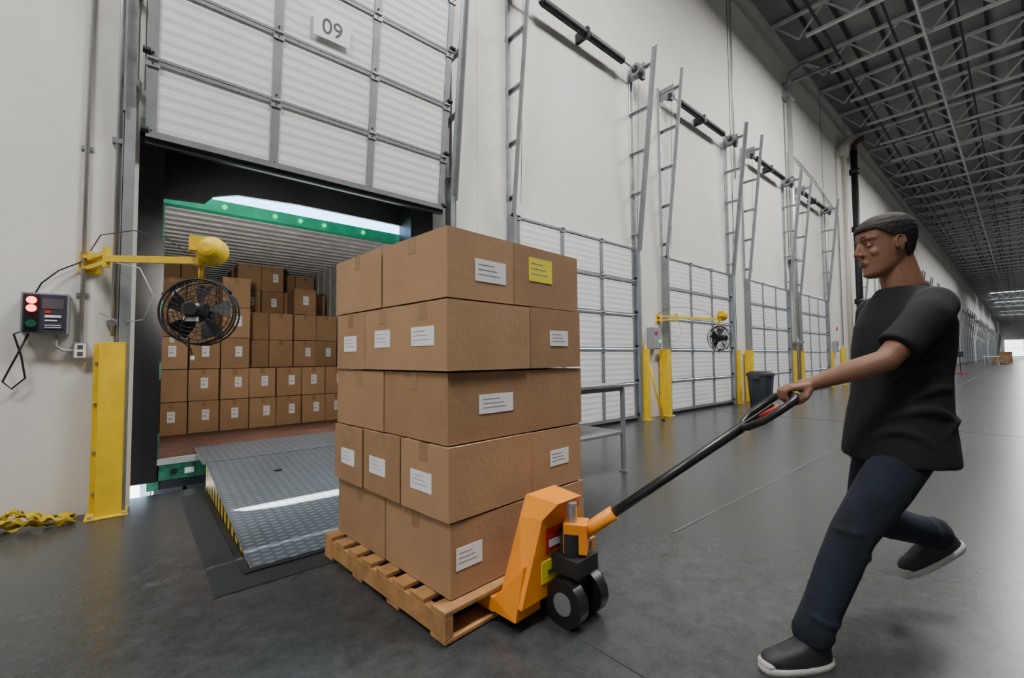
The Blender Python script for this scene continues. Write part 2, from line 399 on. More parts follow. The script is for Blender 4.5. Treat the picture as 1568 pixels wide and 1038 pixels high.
# ------------------------------------------------------------------ control box
def ctrl_mesh():
    t=MB()
    t.box(-.115,.115,-.12,-.001,-.14,.14,M_boxgrey); t.box(-.105,.105,-.126,-.12,-.13,.13,M_face)
    t.box(-.095,-.03,-.14,-.126,-.12,.12,M_blackpl)
    for z in(.085,.03): t.cyl((-.062,-.14,z),(-.062,-.155,z),.024,M_redlamp,n=20)
    t.cyl((-.062,-.14,-.075),(-.062,-.152,-.075),.026,M_greenoff,n=20)
    t.box(-.015,.09,-.129,-.126,.03,.1,M_ink); t.box(.0,.08,-.131,-.129,-.03,-.012,M_label); t.box(.0,.06,-.131,-.129,-.055,-.045,M_label)
    t.box(-.01,.09,-.130,-.126,-.11,-.07,M_plastic); t.box(.0,.08,-.132,-.130,-.1,-.095,M_label); t.box(.0,.08,-.132,-.130,-.085,-.08,M_label)
    t.box(.0,.03,-.131,-.129,.0,.018,M_red)
    return t
o=ctrl_mesh().build('dock_control_box',loc=(-.47,0,1.445),bevel=.004)
t=MB()
t.box(-.13,.13,-.14,-.001,-.2,.2,M_boxgrey); t.box(-.12,.12,-.148,-.14,-.19,.19,M_boxgrey)
t.cyl((-.05,-.148,.1),(-.05,-.165,.1),.03,M_red,n=16); t.cyl((.06,-.148,-.06),(.06,-.165,-.06),.03,M_greenlamp,n=16)
o=t.build('door_control_panel',loc=(7.28,0,1.45),bevel=.004)
dup(o,'door_control_panel',(19.4,0,1.42))
t=MB(); t.box(-.12,.12,-.02,-.001,-.07,.07,M_label); t.box(-.11,.11,-.022,-.02,-.06,.06,M_red)
t.build('wall_sign',loc=(19.9,0,2.1))
t=MB()
t.tube([(-.55,-.06,1.31),(-.60,-.08,1.15),(-.66,-.06,.98),(-.62,-.05,.93),(-.56,-.05,1.0),(-.58,-.06,1.15),(-.62,-.05,1.3),(-.57,-.05,1.33)],.006,M_blackpl,n=8)
t.tube([(-.53,-.05,1.58),(-.50,-.05,1.66),(-.42,-.04,1.76),(-.32,-.03,1.83),(-.24,-.03,1.9)],.005,M_blackpl,n=8)
t.build('power_cable')
t=MB()
t.tube([(-.42,-.05,1.31),(-.42,-.05,1.22),(-.38,-.05,1.19),(-.32,-.05,1.19)],.010,M_conduit,n=8)
t.box(-.33,-.26,-.06,-.001,1.13,1.25,M_conduit)
t.box(-.325,-.265,-.064,-.06,1.14,1.24,M_label)
t.box(-.31,-.28,-.066,-.064,1.15,1.18,M_ink); t.box(-.31,-.28,-.066,-.064,1.2,1.23,M_ink)
t.cyl((-.295,-.025,1.25),(-.295,-.025,7.0),.014,M_conduit,n=12)
for z in(1.6,2.7,4.2,5.6): t.box(-.33,-.26,-.012,-.001,z-.015,z+.015,M_galv)
t.build('electrical_conduit')
t=MB()
t.cyl((-.125,-.03,1.3),(-.125,-.03,6.6),.014,M_conduit,n=12)
for z in(1.4,2.8,4.6): t.box(-.16,-.10,-.05,-.001,z-.02,z+.02,M_galv)
t.build('wall_pipe')
t=MB()
t.cyl((14.95,-.16,0),(14.95,-.16,9.3),.07,M_conduit,n=16); t.cyl((15.18,-.06,1.6),(15.18,-.06,7.4),.035,M_conduit,n=10)
for z in(1.5,4,6.5,9): t.box(14.82,15.3,-.24,-.001,z-.03,z+.03,M_galv)
t.tube([(14.95,-.16,9.2),(14.98,-.2,9.7),(15.3,-.5,10.0),(16.6,-1.0,10.1)],.06,M_galv,n=12)
t.beam((14.9,-.05,9.4),(16.0,-1.3,10.0),.07,.09,M_galv)
t.build('wall_downpipe')
t=MB(); t.tube([(15.2,-.05,7.4),(17.5,-.05,7.2),(20.3,-.05,6.6),(20.6,-.05,6.4),(20.6,-.05,1.5)],.022,M_conduit,n=8)
t.cyl((18.8,-.05,1.4),(18.8,-.05,7.0),.02,M_conduit,n=8); t.cyl((11.2,-.03,5.5),(11.2,-.03,10.8),.018,M_conduit,n=8); t.build('wall_conduit')
t=MB()
t.cyl((20.95,-.22,0),(20.95,-.22,9.0),.09,M_pipew,n=14)
t.tube([(20.95,-.22,8.9),(21.0,-.24,9.3),(21.4,-.28,9.7),(21.8,-.28,9.85)],.16,M_pipew,n=16); t.cyl((20.95,-.22,0),(20.95,-.22,.04),.2,M_pipew)
t.build('sprinkler_riser_white')
t=MB(); t.cyl((22.5,-.25,0),(22.5,-.25,9.6),.12,M_dark,n=14)
for z in(3.2,6.2,8.6): t.cyl((22.5,-.25,z),(22.5,-.25,z+.2),.18,M_dark,n=14)
t.tube([(22.5,-.25,9.5),(22.5,-.27,9.8),(22.5,-.4,9.95),(22.5,-.6,10.0)],.11,M_rust,n=12)
t.build('sprinkler_riser_dark')
t=MB(); t.box(-.06,.06,-.12,0,0,1.4,M_yel); t.box(-.1,.1,-.16,.0,0,.012,M_yel); t.build('yellow_wall_post',loc=(20.4,-.02,0),bevel=.01)

# ------------------------------------------------------------------ dock pit frame + leveler
t=MB()
xa,xb=.49,2.32; yA,yB=-1.80,.13
t.box(.31,.46,-2.0,0,.0005,.004,M_pit); t.box(2.36,2.52,-2.0,0,.0005,.004,M_pit); t.box(.46,2.36,-2.0,yA-.04,.0005,.004,M_pit)
t.box(.455,.485,yA,.0,.004,.010,M_dark); t.box(2.335,2.37,yA,0,.004,.010,M_dark); t.box(.455,2.37,yA-.035,yA-.005,.004,.010,M_dark)
t.build('trim_3',weld=False)
t=MB()
def zr(y): return .012+(y-yA)*(.215/(yB-yA))
def slab(x0,x1,x2,x3,ya,yb,za,zb_,th,m):
    t.hexa([(x0,ya,za-th),(x1,ya,za-th),(x2,yb,zb_-th),(x3,yb,zb_-th),(x0,ya,za),(x1,ya,za),(x2,yb,zb_),(x3,yb,zb_)],m)
slab(xa,xb,xb,xa,yA,yB,.014,zr(yB),.009,M_plate)
slab(xa-.02,xb+.0,xb-.03,xa-.02,yB+.01,.95,zr(yB),.243,.014,M_plate)
t.cyl((xa,yB+.005,zr(yB)-.012),(xb,yB+.005,zr(yB)-.012),.014,M_dark,n=10)
nst=26
for s,xx in((0,xa+.004),(1,xb-.010)):
    for i in range(nst):
        y0=yA+.05+i*(yB-yA-.05)/nst; y1=y0+(yB-yA-.05)/nst
        t.add([(xx,y0,.005),(xx,y1,.005),(xx,y1,zr(y1)-.012),(xx,y0,max(.006,zr(y0)-.012)),(xx+.006,y0,.005),(xx+.006,y1,.005),(xx+.006,y1,zr(y1)-.012),(xx+.006,y0,max(.006,zr(y0)-.012))],
          [(0,1,2,3),(7,6,5,4),(0,4,5,1),(1,5,6,2),(2,6,7,3),(3,7,4,0)],M_yel if i%2 else M_blackpl)
t.cyl((.95,-.35,zr(-.35)),(.95,-.35,zr(-.35)+.006),.03,M_dark,n=10)
t.build('dock_leveler',weld=False)

# ------------------------------------------------------------------ dock seal
t=MB()
CZ=2.775
t.box(-.02,.165,.2515,.56,.10,3.049,M_rubber); t.box(2.50,2.82,.2515,.56,0.0,3.049,M_rubber); t.box(-.02,2.82,.2515,.56,3.0,3.049,M_rubber)  # top box added to keep sky and sun out of the wall gap
for z in(.5,1.1,1.7): t.box(.13,.18,.30,.54,z,z+.45,M_rubber)
prof=[(-.02,3.05),(2.82,3.05),(2.82,CZ-.0),(2.46,CZ-.0),(1.3,CZ),(.75,CZ-.03),(.55,CZ-.09),(.48,CZ-.17),(.17,CZ-.19),(-.02,CZ-.19)]
vs=[(x,.51,z) for x,z in prof]+[(x,.55,z) for x,z in prof]; n=len(prof)
t.add(vs,[tuple(range(n-1,-1,-1)),tuple(range(n,2*n))]+[(i,(i+1)%n,n+(i+1)%n,n+i) for i in range(n)],M_rubber)
t.build('dock_seal',weld=False)

# ------------------------------------------------------------------ trailer
t=MB(); y0,y1=.66,13.5; xa2,xb2=.17,2.50; zf=.225; zc=2.655
t.box(xa2-.04,xb2+.04,y0,y1,.10,zf,M_tfloor)
t.box(xa2-.06,xa2,y0,y1,zf,zc+.03,M_alu); t.box(xb2,xb2+.06,y0,y1,zf,zc+.03,M_alu)
t.box(xa2-.06,xb2+.06,y0,y1,zc+.01,zc+.03,M_alu); t.box(xa2,xb2,y1-.05,y1,zf,zc,M_alu)
n=60
for i in range(n):
    yy=y0+.15+i*.21
    if yy<y1: t.box(xa2,xb2,yy,yy+.09,zc-.012,zc+.01,M_alu)
for i in range(40):
    yy=y0+.2+i*.32
    t.box(xb2-.015,xb2,yy,yy+.1,zf,zc,M_alu); t.box(xa2,xa2+.015,yy,yy+.1,zf,zc,M_alu)
t.box(xa2-.06,xa2+.02,y0-.05,y0+.05,-.05,zc+.03,M_greend); t.box(xb2-.02,xb2+.06,y0-.05,y0+.05,-.05,zc+.03,M_greend)
t.box(xa2-.06,xb2+.06,y0-.06,y0+.05,zc-.085,zc+.03,M_green)
t.box(xa2-.06,xb2+.06,y0-.05,y0+.02,.03,.17,M_greend); t.box(xa2-.06,xb2+.06,y0-.04,y0+.02,-.05,.03,M_dark); t.box(xa2-.06,xb2+.06,y0-.055,y0+.02,.17,.222,M_alu)
for x in(.65,1.1,1.35,1.6,2.05): t.cyl((x,y0-.06,zc-.03),(x,y0-.08,zc-.03),.022,M_greenlamp,n=12)
t.box(.38,.45,y0-.06,y0-.05,.07,.12,M_label)
t.cyl((.30,y0-.05,.10),(.30,y0-.062,.10),.028,M_dark,n=14)
for x in(.75,1.0,1.7,2.2): t.cyl((x,y0-.05,.12),(x,y0-.06,.12),.03,M_red,n=12)
t.box(.8,.95,y0+.1,y1,-.2,.10,M_dark); t.box(1.75,1.9,y0+.1,y1,-.2,.10,M_dark)
for yy in(2.2,3.5):
    t.cyl((.2,yy,-.78),(2.45,yy,-.78),.07,M_dark)
    for x in(.2,.5,1.95,2.25): t.cyl((x,yy,-.78),(x+.26,yy,-.78),.52,M_rubber,n=28)
    t.box(.8,1.9,yy-.05,yy+.05,-.78,-.2,M_dark)
for x in(.6,1.95): t.box(x,x+.12,10,10.12,-1.3,.1,M_dark)
t.build('freight_trailer',weld=False)

t=MB(); bw=.322; bh=.392
def card(x0,y0_,z0,wx,dy,hz,lab=None,M=None,tape=True,mm=None):
    mm=mm or random.choice(M_card); g=.004
    t.box(x0+g,x0+wx-g,y0_+g,y0_+dy-g,z0+.002,z0+hz-.004,mm,M)
    if tape: t.box(x0+wx/2-.025,x0+wx/2+.025,y0_+g-.0015,y0_+g,z0+hz-.075,z0+hz-.004,M_tape,M)
    if lab:
        lx=x0+wx*lab[0]; lz=z0+hz*lab[1]; a,b2=lab[2],lab[3]
        t.box(lx-a/2,lx+a/2,y0_+g-.003,y0_+g,lz-b2/2,lz+b2/2,M_label,M)
        t.box(lx-a*.35,lx+a*.3,y0_+g-.004,y0_+g-.003,lz+b2*.2,lz+b2*.27,M_lgrey,M); t.box(lx-a*.35,lx+a*.1,y0_+g-.004,y0_+g-.003,lz-b2*.2,lz-b2*.05,M_lgrey,M)
def col(x,y,rows,labp=.8,w_=bw):
    for r in range(rows):
        jx=random.uniform(-.006,.006); jy=random.uniform(-.02,.02)
        card(x+jx,y+jy,zf+r*bh,w_-.006,.40,bh-.002,(random.uniform(.5,.65),.55,.075,.13) if random.random()<labp else None)
for i,r in enumerate((4,3,5,2,2,2,2)): col(.19+i*bw,2.12,r)
for i,r in enumerate((5,5,5,4,4,5,4)): col(.19+i*bw,2.58,r,.6)
for i,r in enumerate((5,5,5,6,6,5,5)): col(.19+i*bw,3.15,r,.2)
for i,r in enumerate((6,6,5,6,6,6,6)): col(.19+i*bw,3.75,r,.2)
t.build('trailer_cargo_boxes',bevel=.006,weld=False)

# ------------------------------------------------------------------ pallet + stack
LX,LY=.92,1.06; RZ=math.radians(4.5); CN=(.975,-2.96,0)
BH=.308; Z0=.132
def piece(wx,dy,hz,x0,y0_,z0,mm,labf=None,labl=None,rz=0):
    c=Vector((x0+wx/2,y0_+dy/2,0)); M=Matrix.Translation(c)@Matrix.Rotation(rz,4,'Z')@Matrix.Translation(-c)
    g=.003
    t.box(x0+g,x0+wx-g,y0_+g,y0_+dy-g,z0+.002,z0+hz-.003,mm,M)
    t.box(x0+g,x0+wx-g,y0_+dy/2-.03,y0_+dy/2+.03,z0+hz-.003,z0+hz-.0022,M_tape,M)
    t.box(x0+g-.001,x0+g,y0_+dy/2-.03,y0_+dy/2+.03,z0+hz-.08,z0+hz-.003,M_tape,M)
    for lab,side in((labf,0),(labl,1)):
        if not lab: continue
        u,vv,a,b2,lm=lab
        if side==0:
            lx=x0+wx*u; lz=z0+hz*vv
            t.box(lx-a/2,lx+a/2,y0_+g-.002,y0_+g,lz-b2/2,lz+b2/2,lm,M)
            for q in range(3): t.box(lx-a*.4,lx+a*(.1+.1*q),y0_+g-.0028,y0_+g-.002,lz+b2*(.25-.22*q),lz+b2*(.29-.22*q),M_lgrey,M)
        else:
            ly=y0_+dy*u; lz=z0+hz*vv
            t.box(x0+g-.002,x0+g,ly-a/2,ly+a/2,lz-b2/2,lz+b2/2,lm,M)
            for q in range(3): t.box(x0+g-.0028,x0+g-.002,ly-a*.1*(q+1),ly+a*.4,lz+b2*(.25-.22*q),lz+b2*(.29-.22*q),M_lgrey,M)
t=MB()
rows=[
 dict(ys=(.5,),xs=(.5,),fl={0:(.22,.5,.14,.09,M_label)},ll={}),
 dict(ys=(.34,.68),xs=(.55,),fl={1:(.55,.5,.15,.08,M_label)},ll={0:(.55,.45,.16,.085,M_label),1:(.6,.45,.16,.085,M_label),2:(.5,.45,.16,.085,M_label)}),
 dict(ys=(.5,),xs=(),fl={0:(.30,.52,.21,.085,M_label)},ll={}),
 dict(ys=(.34,.68),xs=(.55,),fl={1:(.55,.5,.15,.08,M_label)},ll={0:(.5,.5,.18,.085,M_label),1:(.5,.5,.15,.085,M_label),2:(.5,.45,.15,.085,M_label)}),
 dict(ys=(.5,),xs=(.44,),fl={0:(.62,.45,.19,.10,M_label),1:(.38,.62,.18,.12,M_ylabel)},ll={}),
]
for r,R in enumerate(rows):
    xs=[0]+list(R['xs'])+[1]; ys=[0]+list(R['ys'])+[1]
    ox=random.uniform(-.010,.010); oy=random.uniform(-.010,.010)
    for i in range(len(xs)-1):
        for jn in range(len(ys)-1):
            lf=R['fl'].get(i) if jn==0 else None; ll=R['ll'].get(jn) if i==0 else None
            piece((xs[i+1]-xs[i])*LX,(ys[jn+1]-ys[jn])*LY,BH-random.uniform(0,.004),xs[i]*LX+ox+random.uniform(-.004,.004),ys[jn]*LY+oy+random.uniform(-.004,.004),Z0+r*BH,random.choice(M_card),lf,ll,random.uniform(-.012,.012))
t.build('cardboard_box_stack',loc=CN,rot=(0,0,RZ),bevel=.010,weld=False)
t=MB(); px0,px1,py0,py1=-.05,LX+.05,-.05,LY+.02
zl=.005
for i in range(8):
    yy=py0+i*(py1-py0-.095)/7
    t.box(px0,px1,yy,yy+.095,.11,.129,M_wood)
for x in(px0,(px0+px1)/2-.02,px1-.04): t.box(x,x+.04,py0,py1,.023,.11,M_wood)
for i in range(4):
    yy=py0+i*(py1-py0-.1)/3; t.box(px0,px1,yy,yy+.1,zl,.023,M_wood)
t.build('wooden_pallet',loc=CN,rot=(0,0,RZ),bevel=.003,weld=False)

# ------------------------------------------------------------------ pallet jack
t=MB()
for sx in(-1,1):
    xc=sx*.20
    t.box(xc-.075,xc+.075,.0,.98,.085,.105,M_orange); t.box(xc-.075,xc-.065,.0,.9,.045,.088,M_orange); t.box(xc+.065,xc+.075,.0,.9,.045,.088,M_orange)
    t.cyl((xc-.04,.86,.04),(xc+.04,.86,.04),.038,M_blackpl,n=18)
    t.hexa([(xc-.075,0,.05),(xc+.075,0,.05),(xc+.075,-.13,.05),(xc-.075,-.13,.05),(xc-.075,0,.105),(xc+.075,0,.105),(xc*.85+.055,-.13,.25),(xc*.85-.055,-.13,.25)],M_orange)
t.hexa([(-.26,-.02,.10),(.26,-.02,.10),(.26,-.15,.10),(-.26,-.15,.10),(-.15,-.04,.42),(.15,-.04,.42),(.13,-.15,.42),(-.13,-.15,.42)],M_orange)
t.hexa([(-.15,-.04,.42),(.15,-.04,.42),(.13,-.15,.42),(-.13,-.15,.42),(-.10,-.03,.50),(.10,-.03,.50),(.08,-.20,.49),(-.08,-.20,.49)],M_orange)
t.box(-.11,.02,-.154,-.15,.28,.38,M_red); t.box(-.09,.0,-.156,-.154,.30,.33,M_label); t.box(-.14,.05,-.154,-.15,.16,.25,M_ylabel); t.box(-.10,.01,-.156,-.154,.19,.21,M_ink)
t.cyl((0,-.21,.12),(0,-.21,.36),.055,M_dark,n=20); t.cyl((0,-.21,.36),(0,-.21,.48),.022,M_galv,n=16)
t.box(-.075,.075,-.29,-.15,.20,.27,M_dark); t.cyl((.085,-.21,.14),(.085,-.21,.30),.028,M_dark,n=14)
t.beam((-.07,-.21,.12),(.07,-.21,.12),.07,.05,M_dark)
for sx in(-1,1):
    t.cyl((sx*.045,-.23,.095),(sx*.10,-.23,.095),.093,M_blackpl,n=28); t.cyl((sx*.10,-.23,.095),(sx*.104,-.23,.095),.045,M_strut,n=18)
jack=t.build('pallet_jack',loc=(1.44,-2.99,0),rot=(0,0,RZ),bevel=.004,weld=False)
G=Vector((1.95,-3.90,.955))
Jp=Vector((1.47,-3.21,.33))
t=MB(); d=(G-Jp).normalized(); bb=d.cross(Vector((0,0,1))).normalized(); nn=bb.cross(d).normalized()
t.box(-.05,.05,-.05,.05,-.05,.07,M_orange,Matrix.Translation(Jp)@Matrix.Rotation(math.atan2(d.y,d.x),4,'Z'))
Ln=(G-Jp).length
t.cyl(Jp,Jp+d*(Ln-.20),.020,M_blackpl,n=16); t.cyl(Jp,Jp+d*.2,.030,M_orange,n=16)
lp=[]
Cn=Jp+d*(Ln-.12)
for pnt in((0,-.10),(.05,-.085),(.10,-.03),(.105,.05),(.10,.10),(.06,.12),(0,.12),(-.06,.12),(-.10,.10),(-.105,.05),(-.10,-.03),(-.05,-.085)):
    lp.append(Cn+bb*pnt[0]+d*pnt[1])
t.tube(lp,.0145,M_blackpl,n=10,closed=True)
t.beam(Cn-d*.1,Cn+d*.05,.02,.02,M_blackpl); t.tube([Cn-d*.02+bb*.02,Cn+d*.06+bb*.05],.008,M_red,n=8)
hd=t.build('tow_handle'); hd.parent=jack; 
hd.matrix_parent_inverse=(Matrix.Translation(jack.location)@Matrix.Rotation(RZ,4,'Z')).inverted()

# ================= MAN
O=Vector((2.28,-4.153,0)); th=math.radians(135)
man=bpy.data.objects.new('man_pulling_pallet_jack',None); COL.objects.link(man); man.location=O; man.rotation_euler=(0,0,th)
R_=Matrix.Translation(O)@Matrix.Rotation(th,4,'Z'); Ri=R_.inverted()
Gl=Ri@G; bl=(Ri.to_3x3()@bb).normalized()
SL=Vector((-.06,.175,1.300)); SR=Vector((-.06,-.175,1.300))
EL=Vector((.16,.205,1.09))
al=(Gl-EL).normalized(); WL=Gl-al*.085+Vector((0,0,.012))
ER=Vector((-.16,-.25,1.04)); WR=Vector((-.04,-.26,.80))
t=MB()
t.limb([(-.06,0,1.28),(-.055,0,1.37),(-.035,0,1.47)],[.06,.058,.054],M_skin)
t.limb([SL+Vector((0,-.02,-.01)),SL.lerp(EL,.5),EL,EL.lerp(WL,.35),WL],[.040,.045,.039,.040,.026],M_skin)
t.limb([SR+Vector((0,.02,-.01)),SR.lerp(ER,.5),ER,ER.lerp(WR,.35),WR],[.040,.045,.039,.040,.026],M_skin)
t.loft([(-.05,0,1.10,.08,.13),(-.05,0,1.27,.07,.15),(-.05,0,1.31,.05,.08)],M_skin)
up=(al.cross(bl)).normalized()
if up.z<0: up=-up
def q(a,b_,c): return Gl+al*a+bl*b_+up*c
t.limb([WL,q(-.055,0,.016)],[.027,.026],M_skin)
for b_ in(-.03,-.01,.01,.03): t.limb([q(-.065,b_*.7,.012),q(-.015,b_,.026)],[.016,.013],M_skin)
for k,(b_,ln) in enumerate(((-.034,.9),(-.0115,1.0),(.0115,1.0),(.034,.82))):
    t.limb([q(-.012,b_,.027),q(.017*ln,b_,.024),q(.028*ln,b_,.0),q(.016,b_,-.024),q(-.006,b_,-.025)],[.0105,.0092,.0087,.0082,.0078],M_skin)
t.limb([q(-.06,.028,.0),q(-.035,.045,-.018),q(-.012,.035,-.03),q(.004,.012,-.034)],[.014,.012,.0105,.009],M_skin)
t.build('body',parent=man,remesh=.0042,smooth=4)
t=MB()
dn=Vector((.12,0,-1)).normalized(); fw=Vector((1,0,.12)).normalized(); sdv=Vector((0,1,0))
def q2(a,b_,c): return WR+dn*a+fw*b_+sdv*c
t.limb([WR-dn*.03,WR+dn*.02],[.027,.026],M_skin)
for b_ in(-.027,-.009,.009,.027): t.limb([q2(.02,b_*.6,0),q2(.09,b_,0)],[.016,.0125],M_skin)
for b_,ln in((-.03,.058),(-.01,.072),(.01,.078),(.03,.07)):
    t.limb([q2(.09,b_,0),q2(.09+ln*.45,b_,.008),q2(.09+ln*.8,b_,.028),q2(.09+ln*.95,b_,.045)],[.0102,.0092,.0085,.0078],M_skin)
t.limb([q2(.03,.022,.005),q2(.06,.045,.02),q2(.085,.052,.035),q2(.105,.048,.045)],[.015,.012,.0105,.009],M_skin)
t.build('hand_right',parent=man,remesh=.0042,smooth=3)
# T-shirt
t=MB()
t.loft([(-.015,0,.700,.158,.198),(-.015,0,.73,.157,.197),(-.018,0,.80,.150,.190),(-.02,0,.87,.141,.182),(-.03,0,.95,.132,.175),(-.035,0,1.03,.128,.174),(-.045,0,1.14,.132,.186),(-.055,0,1.23,.122,.190),(-.06,0,1.295,.100,.170),(-.06,0,1.335,.084,.130),(-.058,0,1.362,.074,.095),(-.057,0,1.378,.068,.074)],M_shirt,e=2.3)
for A,B in((SL,EL),(SR,ER)):
    sg=1 if A.y>0 else -1
    t.limb([A+Vector((0,-.035*sg,-.012)),A.lerp(B,.25),A.lerp(B,.55)],[.072,.068,.064],M_shirt)
    t.cyl(A.lerp(B,.5),A.lerp(B,.80),.063,M_shirt,.067,n=20)
for (z,a0,a1,rr) in((.84,.4,2.4,.018),(.92,.9,2.8,.016),(.76,.2,1.6,.018),(1.00,.7,2.3,.014),(.80,1.6,3.0,.016),(1.10,1.0,2.6,.012),(.88,-2.4,-.7,.014)):
    t.tube([(-.02+(.130+(.95-z)*.12*(z<.95))*math.cos(a0+(a1-a0)*i/13),(.173+(.95-z)*.09*(z<.95))*math.sin(a0+(a1-a0)*i/13),z+.07*math.sin(i*.25)) for i in range(14)],[rr*math.sin(math.pi*(i+.5)/14) for i in range(14)],M_shirt,n=8)
t.build('t_shirt',parent=man,remesh=.007,smooth=6)
# jeans
t=MB()
t.loft([(-.02,0,.70,.10,.14),(-.02,0,.78,.105,.150),(-.02,0,.90,.100,.150)],M_jeans,e=2.3)
HL=Vector((.0,.080,.75)); KL=Vector((.25,.13,.455)); AL=Vector((.42,.16,.115))
HR=Vector((-.02,-.080,.75)); KR=Vector((.02,-.14,.43)); AR=Vector((-.285,-.18,.345))
t.limb([(-.05,.06,.76),(-.05,-.06,.76)],[.082,.082],M_jeans)
t.limb([HL,HL.lerp(KL,.45),KL,KL.lerp(AL,.35),KL.lerp(AL,.75),AL],[.088,.086,.070,.069,.062,.064],M_jeans)
t.limb([HR,HR.lerp(KR,.45),KR,KR.lerp(AR,.35),KR.lerp(AR,.75),AR],[.088,.086,.070,.069,.062,.064],M_jeans)
for A_,B_ in((KL,AL),(KR,AR)):
    ad=(B_-A_).normalized(); a1=ad.cross(Vector((0,1,0))).normalized(); a2=ad.cross(a1)
    for f,tw,ext in((.98,.2,11),(.87,1.9,9),(.76,3.3,8),(.06,2.4,7),(-.06,4.5,6)):
        c=A_.lerp(B_,f); rr=.060 if f>.5 else .068
        t.tube([c+(a1*math.cos(a+tw)+a2*math.sin(a+tw))*rr+ad*.035*math.sin(a*.8) for a in [i*math.pi/8 for i in range(ext)]],[.009*math.sin(math.pi*(i+.5)/ext)+.002 for i in range(ext)],M_jeans,n=6)
t.build('jeans',parent=man,remesh=.007,smooth=4)
def shoe(name,loc,pitch,yaw):
    e=bpy.data.objects.new(name,None); COL.objects.link(e); e.parent=man; e.location=loc; e.rotation_euler=(0,pitch,yaw)
    t=MB()
    t.loft([(.055,0,.022,.135,.045),(.055,0,.04,.133,.046),(.04,0,.062,.115,.043),(.0,0,.085,.075,.040),(-.03,0,.115,.048,.038),(-.032,0,.13,.045,.036)],M_shoe,e=2.4)
    t.ell((.13,0,.040),(.06,.042,.030),M_shoe)
    t.build('upper',parent=e,remesh=.005,smooth=4)
    t=MB(); t.loft([(.056,0,0,.138,.045),(.057,0,.012,.143,.049),(.057,0,.026,.142,.049)],M_sole,e=2.5)
    t.ell((.172,0,.030),(.026,.034,.018),M_sole)
    for i in range(4): t.tube([(.045+i*.02,-.026,.083-i*.006),(.045+i*.02,0,.089-i*.007),(.045+i*.02,.026,.083-i*.006)],.0035,M_sole,n=6)
    t.build('sole',parent=e)
shoe('shoe_left',(.43,.165,.0),0,math.radians(12))
shoe('shoe_right',(-.335,-.19,.250),math.radians(32),math.radians(-4))
hc=Vector((-.002,0,1.545))
hE=bpy.data.objects.new('head',None); COL.objects.link(hE); hE.parent=man; hE.location=hc; hE.rotation_euler=(0,math.radians(6),math.radians(-6))
secs=[(-.122,.066,.045,.014),(-.117,.078,.020,.028),(-.105,.086,-.010,.040),(-.090,.085,-.040,.049),(-.070,.083,-.062,.056),(-.050,.084,-.078,.061),(-.025,.083,-.090,.066),(.0,.081,-.098,.070),(.020,.082,-.103,.073),(.040,.090,-.106,.075),(.060,.088,-.106,.075),(.080,.078,-.100,.070),(.098,.058,-.084,.058),(.111,.032,-.060,.040),(.117,.005,-.035,.018)]
t=MB()
t.loft([((f+b_)/2,0,z,(f-b_)/2,w) for z,f,b_,w in secs],M_skin,n=40,e=2.1)
t.limb([(.084,0,.026),(.094,0,.004),(.104,0,-.020)],[.007,.0085,.0100],M_skin); t.limb([(.076,0,.022),(.084,0,-.004),(.088,0,-.022)],[.010,.012,.012],M_skin)
for s in(-1,1):
    t.ell((.092,s*.012,-.025),(.011,.008,.007),M_skin); t.ell((.055,s*.038,-.022),(.020,.016,.020),M_skin)
    t.limb([(.085,s*.012,.036),(.077,s*.034,.039),(.058,s*.052,.034)],[.007,.008,.007],M_skin)
    t.ell((-.010,s*.076,-.005),(.018,.006,.030),M_skin)
    t.tube([(-.010+.018*math.cos(a),s*.083,-.003+.029*math.sin(a)) for a in [math.pi*(-.25+i*.16) for i in range(9)]],.0045,M_skin,n=6)
t.ell((.083,0,-.060),(.009,.024,.014),M_skin); t.ell((.076,0,-.104),(.014,.018,.014),M_skin)
t.limb([(-.03,0,-.03),(-.055,0,-.17)],[.054,.057],M_skin)
t.build('face',parent=hE,remesh=.0034,smooth=5)
t=MB()
for s in(-1,1):
    t.ell((.0660,s*.0300,.014),(.0125,.0125,.0100),M_eye,nu=20,nv=12); t.ell((.0760,s*.0300,.014),(.0033,.0052,.0052),M_pupil,nu=12,nv=8)
    t.limb([(.075,s*.017,.018),(.0790,s*.029,.0225),(.068,s*.043,.017)],[.004,.0042,.004],M_skin)
    t.limb([(.074,s*.018,.008),(.0775,s*.030,.0050),(.067,s*.043,.009)],[.003,.0032,.003],M_skin)
    t.limb([(.0900,s*.014,.040),(.0850,s*.030,.0445),(.067,s*.050,.040)],[.0020,.0026,.0015],M_hair)
t.limb([(.084,-.020,-.057),(.0915,-.008,-.0545),(.0915,.008,-.0545),(.084,.020,-.057)],[.0015,.0032,.0032,.0015],M_lip)
t.limb([(.083,-.018,-.0600),(.0905,-.006,-.0635),(.0905,.006,-.0635),(.083,.018,-.0600)],[.0015,.0040,.0040,.0015],M_lip)
t.build('features',parent=hE)
t=MB(); n=120; K=80; vs=[];fs=[]
def prof_at(z):
    z=max(secs[0][0],min(z,secs[-1][0]))
    for i in range(len(secs)-1):
        a,b_=secs[i],secs[i+1]
        if a[0]<=z<=b_[0]:
            u=(z-a[0])/(b_[0]-a[0]); return [a[j]+(b_[j]-a[j])*u for j in range(4)]
    return list(secs[-1])
for k in range(K):
    z=-.075+(.117+.075)*k/(K-1); z_,f,b_,w_=prof_at(z); h=.007+.006*max(0,z/.117)
    for i in range(n):
        a=2*math.pi*i/n
        vs.append(Vector(((f+b_)/2+((f-b_)/2+h)*math.cos(a),(w_+h)*math.sin(a),z+.010*max(0,(z-.06)/.057))))
